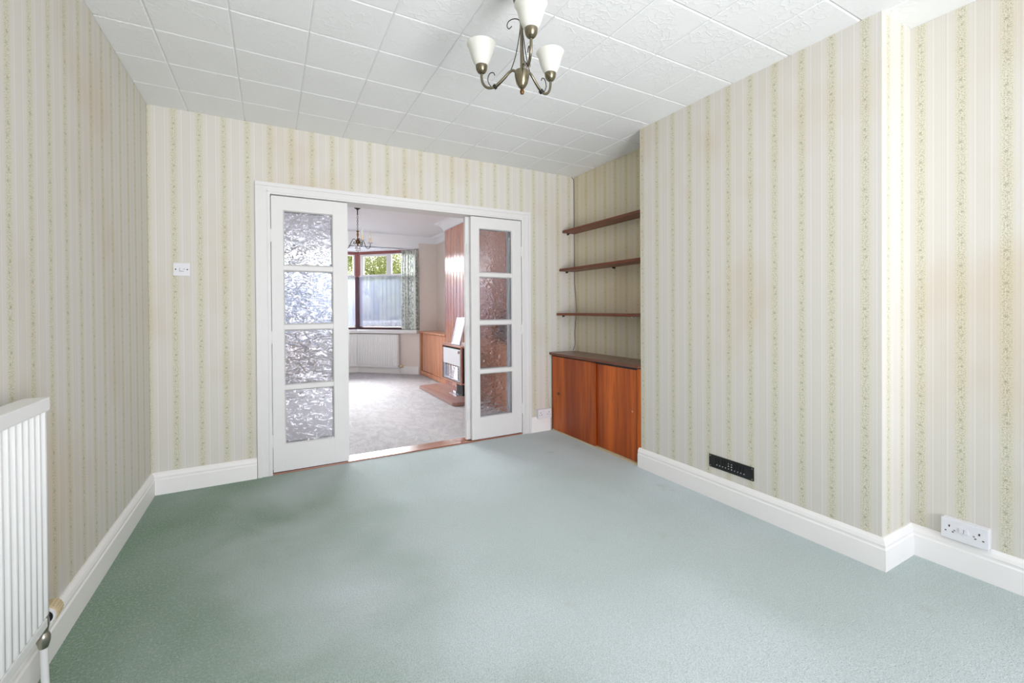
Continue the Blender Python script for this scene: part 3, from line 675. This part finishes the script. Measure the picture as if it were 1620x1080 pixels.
def shelf(z, dep, labeltxt, pegs):
    root = thing('wall_shelf', (W - dep / 2, 2.88, z), labeltxt, 'shelf', 'wooden shelves in the alcove')
    bm = bm_(); poly = [(W - .002, YC2 + .001), (W - dep, YC2 + .001), (W - dep, YB - .010), (W - dep + .008, YB - .002), (W - .002, YB - .002)]
    prism(bm, poly, z - .011, z + .011); bmesh.ops.bevel(bm, geom=list(bm.edges), offset=.0015, segments=1, affect='EDGES'); link('plank', bm, M['shelf'], root)
    for (x, y, m, up) in pegs:
        bm = bm_()
        if abs(y - YB) < .03: lathe(bm, [(.0, -.026), (.006, -.024), (.007, -.004), (.010, -.002), (.010, 0)], (x, YB, z - .018), 12, 'y')
        else: lathe(bm, [(.0, -.026), (.006, -.024), (.007, -.004), (.010, -.002), (.010, 0)], (W, y, z - .018), 12, 'x')
        link('support_peg', bm, M[m], root, True)
shelf(1.876, .150, 'topmost dark wooden shelf in the alcove', [(2.52, YB, 'peg', 0)])
shelf(1.508, .188, 'second dark wooden shelf from the top in the alcove', [(2.503, YB, 'peg', 0), (W, 2.89, 'peg', 0)])
shelf(1.088, .222, 'lowest dark wooden shelf, nearest above the cabinet', [(2.459, YB, 'peg', 0), (W, 2.66, 'chrome', 0)])

bm = bm_(); c_ = W - .006; e_ = YB - .006
tube(bm, smoothpath([(c_ - .03, YB - .006, 2.415), (c_ - .012, YB - .007, 2.40), (c_ - .002, e_, 2.37), (c_ - .001, e_, 2.1), (c_ - .001, e_, 1.6), (c_ - .001, e_, 1.40), (c_ - .001, e_ - .02, 1.26), (c_ - .001, e_ - .03, 1.12), (c_ - .001, e_ - .015, 1.0), (c_ - .001, e_, .9), (c_ - .004, e_ - .01, .80), (c_ - .02, e_, .734)], 5), .0028, 6)
tag(link('cable', bm, M['cable_brown'], None, True), 'thin brown cable running down the alcove corner behind the shelves', 'cable')
bm = bm_(); yy = YB - .005
tube(bm, smoothpath([(2.50, YB - .010, .7335), (2.40, YB - .010, .7335), (2.31, YB - .008, .7345), (2.286, yy, .735), (2.276, yy, .705), (2.274, yy, .62), (2.276, yy, .45), (2.280, yy, .30), (2.290, yy - .028, .21), (2.300, yy - .034, .17)], 5), .003, 6)
tag(link('cable', bm, M['cable_white'], None, True), 'white cable looping from the cabinet top down to the socket', 'cable')

# ------------------------------------------------------------------ sockets, switch, vent
def plate(T, w_, h_, d_, ch=.003): bm = bm_(); box(bm, -w_ / 2, w_ / 2, 0, d_, -h_ / 2, h_ / 2, T, ch); return bm
def socket(name, T, base, label, switches):
    root = thing(name, base, label, 'socket')
    bm = bm_(); box(bm, -.071, .071, 0, .030, -.041, .041, T, .003); link('back_box', bm, M['plastic'], root)
    bm = bm_(); box(bm, -.073, .073, .030, .039, -.043, .043, T, .004); link('faceplate', bm, M['plastic'], root)
    for s in (-1, 1):
        cx = s * .046
        bm = bm_(); box(bm, cx - .0022, cx + .0022, .0385, .0396, .008 - .000, .017, T)
        box(bm, cx - .0145, cx - .0085, .0385, .0396, -.012, -.008, T); box(bm, cx + .0085, cx + .0145, .0385, .0396, -.012, -.008, T); link('pin_slots', bm, M['slot'], root)
        if switches:
            bm = bm_(); sx = s * .008; box(bm, sx - .0062, sx + .0062, .039, .0445, -.004, .016, T, .002); link('rocker', bm, M['plastic'], root)
        bm = bm_(); lathe(bm, [(.0, .0008), (.003, .0006), (.0035, 0)], (s * .030, .039, -.002), 10, 'y', T); link('screw', bm, M['nickel'], root)
Ta = lambda v: Vector((W - v.y, .702 - v.x, .180 + v.z))
socket('wall_socket', Ta, (W - .02, .70, .14), 'white double socket with two switches above the right-hand skirting', True)
Tb = lambda v: Vector((2.221 + v.x, YB - v.y, .166 + v.z))
socket('wall_socket', Tb, (2.22, YB - .02, .12), 'white double socket beside the alcove cabinet', False)
Tc = lambda v: Vector((-.497 + v.x, YB - v.y, 1.406 + v.z))
root = thing('key_switch', (-.497, YB - .005, 1.37), 'square white wall switch plate with two screws left of the doors', 'switch')
bm = bm_(); box(bm, -.043, .043, 0, .009, -.041, .041, Tc, .003); link('faceplate', bm, M['plastic'], root)
for s in (-1, 1):
    bm = bm_(); lathe(bm, [(.0, .0015), (.003, .0012), (.004, 0)], (s * .030, .009, 0), 12, 'y', Tc); link('screw', bm, M['slot'], root)
bm = bm_(); box(bm, -.009, .009, .009, .012, -.010, .008, Tc, .001); link('rocker', bm, M['plastic'], root)
bm = bm_(); box(bm, -.0105, -.009, .009, .0108, -.012, .009, Tc); box(bm, -.0105, .012, .009, .0108, -.0125, -.011, Tc); box(bm, .006, .018, .009, .0105, .001, .0025, Tc); link('rocker_surround', bm, M['slot'], root)

Tv = lambda v: Vector((XC - v.y, 1.610 - v.x, .221 + v.z)); vw, vh_ = .139, .0375
root = thing('air_vent', (XC - .004, 1.61, .185), 'black metal air vent grille low on the chimney breast', 'air vent')
bm = bm_(); box(bm, -vw, vw, .0002, .0022, -vh_, vh_, Tv); link('backing_plate', bm, M['slot'], root)
bm = bm_(); sx0, sx1, n = -.098, .092, 10; pit = (sx1 - sx0) / n
box(bm, -vw, vw, .002, .0065, .022, vh_, Tv, .001); box(bm, -vw, vw, .002, .0065, -vh_, -.020, Tv, .001)
box(bm, -vw, sx0, .002, .006, -.021, .023, Tv); box(bm, sx1, vw, .002, .006, -.021, .023, Tv); link('frame', bm, M['black_iron'], root)
for i in range(1, n):
    bm = bm_(); x = sx0 + i * pit; box(bm, x - .005, x + .005, .002, .0062, -.0205, .0225, Tv, .0008); link('louvre', bm, M['black_iron'], root)
bm = bm_()
for i in range(n):
    x = sx0 + (i + .5) * pit; box(bm, x - .0035, x + .002, .0022, .0032, -.0195, -.0145, Tv)
    if i in (4, 5): box(bm, x - .004, x + .004, .0022, .004, -.004, .001, Tv); box(bm, x - .0035, x + .002, .0022, .0032, .010, .014, Tv)
link('slot_backs', bm, M['plastic'], root)
for sx in (-1, 1):
    for sz in (-1, 1):
        bm = bm_(); lathe(bm, [(.0, .0016), (.003, .0012), (.0036, 0)], (sx * (vw - .008), .0062, sz * (vh_ - .008)), 10, 'y', Tv); link('screw', bm, M['nickel'], root)

# ------------------------------------------------------------------ near ceiling light
CX, CYY = .853, 1.461
root = thing('ceiling_light', (CX, CYY, H), 'antique brass three-arm ceiling light with white frosted glass shades', 'ceiling light')
def at(r, a, z): return (CX + r * math.cos(a), CYY + r * math.sin(a), z)
bm = bm_(); lathe(bm, [(.0, -.001), (.056, -.001), (.056, -.010), (.050, -.035), (.040, -.07), (.033, -.095), (.026, -.112), (.014, -.124), (.008, -.130), (.0, -.131)], (CX, CYY, H), 36); link('ceiling_cup', bm, M['antique'], root, True)
bm = bm_(); tube(bm, [(CX, CYY, H - .105), (CX, CYY, 2.04)], .0068, 16); link('column', bm, M['antique'], root, True)
bm = bm_(); lathe(bm, [(.0, 2.056), (.018, 2.056), (.0275, 2.053), (.0285, 2.047), (.027, 2.03), (.022, 2.008), (.014, 1.994), (.008, 1.988), (.0, 1.987)], (CX, CYY, 0), 36); hub = link('hub', bm, M['antique'], root, True)
bm = bm_(); lathe(bm, [(.005, 1.990), (.0055, 1.984), (.0078, 1.980), (.0085, 1.974), (.006, 1.967), (.0, 1.9655)], (CX, CYY, 0), 20); link('finial', bm, M['old_brass'], hub, True)
AR = [math.atan2(1.586 - CYY, .746 - CX), math.atan2(1.510 - CYY, 1.020 - CX), math.atan2(1.287 - CYY, .792 - CX)]
RC = .170
for an in AR:
    bm = bm_(); tube(bm, smoothpath([at(.020, an, 2.052), at(.036, an, 2.064), at(.052, an, 2.060), at(.075, an, 2.042), at(.100, an, 2.024), at(.122, an, 2.014), at(.146, an, 2.018), at(.163, an, 2.036), at(RC, an, 2.060), at(RC, an, 2.084)], 6), .0052, 12)
    arm = link('arm', bm, M['antique'], root, True)
    bm = bm_(); tube(bm, smoothpath([at(.040, an, 2.236), at(.052, an, 2.228), at(.060, an, 2.240), at(.054, an, 2.256), at(.034, an, 2.262), at(.010, an, 2.252), at(.006, an, 2.225), at(.014, an, 2.17), at(.028, an, 2.11), at(.050, an, 2.060), at(.080, an, 2.030), at(.112, an, 2.010), at(.130, an, 2.020), at(.143, an, 2.046), at(.136, an, 2.070), at(.120, an, 2.072), at(.113, an, 2.060)], 6), .0018, 6)
    link('wire_scroll', bm, M['bronze'], arm, True)
    bm = bm_(); q0, q1 = Vector(at(.108, an, 2.018)), Vector(at(.117, an, 2.013)); tube(bm, [q0, q1], .0098, 14); link('clasp', bm, M['bronze'], arm, True)
    c3 = at(RC, an, 0)
    bm = bm_(); lathe(bm, [(.0, 2.076), (.008, 2.077), (.016, 2.083), (.0215, 2.093), (.0235, 2.105), (.0235, 2.110), (.020, 2.110), (.018, 2.096), (.0, 2.092)], (c3[0], c3[1], 0), 28); link('cup', bm, M['antique'], arm, True)
    bm = bm_(); pr_ = [(.0185, 2.101), (.0235, 2.109), (.0315, 2.122), (.0385, 2.138), (.0435, 2.155), (.0475, 2.170), (.0520, 2.183), (.0580, 2.193), (.0560, 2.195), (.0495, 2.185), (.0450, 2.171), (.0405, 2.155), (.0355, 2.138), (.0285, 2.123), (.0200, 2.110), (.016, 2.103)]
    lathe(bm, pr_ + [(.0185, 2.101)], (c3[0], c3[1], 0), 36, 'z', None, False)
    link('glass_shade', bm, M['shade'], root, True)

# ------------------------------------------------------------------ far chandelier
DX, DY = .958, 5.745
root = thing('chandelier', (DX, DY, H), 'small old brass chandelier with candle bulbs and a crystal ball in the far room', 'chandelier')
bm = bm_(); lathe(bm, [(.0, 0), (.038, 0), (.036, -.008), (.014, -.02), (.007, -.03), (.007, -.09), (.0, -.092)], (DX, DY, H - .001), 20); link('ceiling_rose', bm, M['bronze'], root, True)
for i in range(9):
    bm = bm_(); z = 2.318 - i * .022; ring = []
    for k in range(13):
        an = 2 * PI * k / 12; rx, rz = .008 * math.cos(an), .0145 * math.sin(an)
        ring.append((DX + (rx if i % 2 else 0), DY + (0 if i % 2 else rx), z + rz))
    tube(bm, ring, .0022, 6); link('chain_link', bm, M['bronze'], root, True)
bm = bm_(); lathe(bm, [(.0, 2.138), (.016, 2.132), (.018, 2.124), (.008, 2.115), (.010, 2.10), (.013, 2.085), (.009, 2.06), (.006, 2.04), (.013, 2.032), (.014, 2.024), (.024, 2.005), (.026, 1.99), (.020, 1.975), (.009, 1.962), (.012, 1.955), (.008, 1.945), (.0, 1.944)], (DX, DY, 0), 24); link('turned_column', bm, M['old_brass'], root, True)
bm = bm_(); bmesh.ops.create_icosphere(bm, subdivisions=2, radius=.036, matrix=Matrix.Translation((DX, DY, 1.908))); link('crystal_ball', bm, M['crystal'], root)
bm = bm_(); tube(bm, [(DX, DY, 1.874), (DX, DY, 1.845)], [.004, .002], 8); link('tassel_pin', bm, M['bronze'], root)
for dg in (180, 40, -52):
    an = math.radians(dg - 28.8)
    q = lambda r, z: (DX + r * math.cos(an), DY + r * math.sin(an), z)
    bm = bm_(); tube(bm, smoothpath([q(.032, 1.985), q(.045, 1.995), q(.052, 1.978), q(.040, 1.968), q(.022, 1.982), q(.03, 2.02), q(.055, 2.030), q(.085, 1.985), q(.105, 1.935), q(.135, 1.920), q(.160, 1.945), q(.160, 1.985)], 5), .0042, 8); arm = link('arm', bm, M['bronze'], root, True)
    bm = bm_(); lathe(bm, [(.0, 1.984), (.012, 1.986), (.032, 1.994), (.033, 1.998), (.014, 1.996), (.0, 1.996)], q(.16, 0), 20); link('drip_pan', bm, M['silver'], arm, True)
    bm = bm_(); lathe(bm, [(.0, 1.996), (.013, 1.996), (.013, 2.055), (.0, 2.056)], q(.16, 0), 16); link('candle_tube', bm, M['candle'], arm, True)
    bm = bm_(); lathe(bm, [(.009, 2.055), (.012, 2.066), (.0165, 2.085), (.015, 2.105), (.008, 2.130), (.002, 2.150), (.0, 2.152)], q(.16, 0), 16); link('bulb', bm, M['shade'], arm, True)

# ------------------------------------------------------------------ outside
b = bm_(); box(b, -9, 12, 8.56, 13.4, -.45, -.35); tag(link('paving', b, M['paving']), 'pale paved front yard outside the bay', None, None, 'structure')
b = bm_(); box(b, -30, 34, 13.4, 60, -.45, -.35); tag(link('lawn', b, M['lawn']), 'front garden grass outside the bay', None, None, 'structure')
b = bm_(); box(b, -30, 34, -40, -2.9, -.45, -.35); tag(link('lawn', b, M['lawn']), 'back garden ground', None, None, 'structure')
root = thing('garden_wall', (1, 13.5, -.35), 'low grey garden wall beyond the bay window', 'wall')
b = bm_(); box(b, -9, 12, 13.4, 13.6, -.36, .75); link('wall_body', b, M['render_wall'], root)
b = bm_(); box(b, -9.02, 12.02, 13.36, 13.64, .75, .82, None, .01); link('coping', b, M['plaster'], root)
def tree(x, y, h, r, label, n=4200, seed=1):
    rnd = random.Random(seed); root = thing('tree', (x, y, -.36), label, 'tree', 'trees outside the bay window')
    bm = bm_(); tube(bm, [(x, y, -.36), (x + .05, y, h * .25), (x - .05, y + .05, h * .55)], [.16, .13, .09], 10); tips = []
    def br(p, d, L, rad, lv):
        p2 = p + d * L; mid = p + d * L * .5 + Vector((rnd.uniform(-1, 1), rnd.uniform(-1, 1), rnd.uniform(-.4, .4))) * L * .08
        tube(bm, [p, mid, p2], [rad, rad * .8, rad * .6], 5 if lv else 7); tips.append(p2); tips.append(mid)
        if lv < 3:
            for _ in range(4):
                d2 = (d + Vector((rnd.uniform(-1, 1), rnd.uniform(-1, 1), rnd.uniform(-.5, .8)))).normalized(); br(p2 if rnd.random() < .6 else mid, d2, L * rnd.uniform(.55, .8), rad * .55, lv + 1)
    for k in range(7):
        an = k * 2.4; br(Vector((x, y, h * (.14 + .055 * k))), Vector((math.cos(an), math.sin(an), rnd.uniform(.25, .8))).normalized(), r * .55, .05, 0)
    link('trunk', bm, M['bark'], root)
    vs, fs = [], []
    for _ in range(n):
        t = rnd.choice(tips); c = t + Vector((rnd.gauss(0, .16), rnd.gauss(0, .16), rnd.gauss(0, .14)))
        if rnd.random() < .45: c = Vector((x + rnd.gauss(0, r * .42), y + rnd.gauss(0, r * .4), h * .55 + rnd.gauss(0, h * .17)))
        a1 = Vector((rnd.uniform(-1, 1), rnd.uniform(-1, 1), rnd.uniform(-1, 1))).normalized(); a2 = a1.orthogonal().normalized(); s = rnd.uniform(.025, .05)
        i = len(vs); vs += [c - a1 * s, c + a2 * s * .5, c + a1 * s, c - a2 * s * .5]; fs.append((i, i + 1, i + 2, i + 3))
    me = bpy.data.meshes.new('foliage'); me.from_pydata(vs, [], fs); me.materials.append(M['leaf']); o = bpy.data.objects.new('foliage', me); COL.objects.link(o)
    o.parent = root; o.location = -WORLD[root.name]; o['kind'] = 'stuff'
tree(3.0, 15.0, 4.4, 2.1, 'leafy yellow-green tree seen through the upper right bay lights', 26000, 3)
tree(-.6, 20.5, 5.0, 2.2, 'leafy tree seen through the centre of the bay window', 8000, 5)
tree(7.0, 20.5, 6.0, 2.1, 'leafy tree farther right beyond the garden wall', 7000, 8)
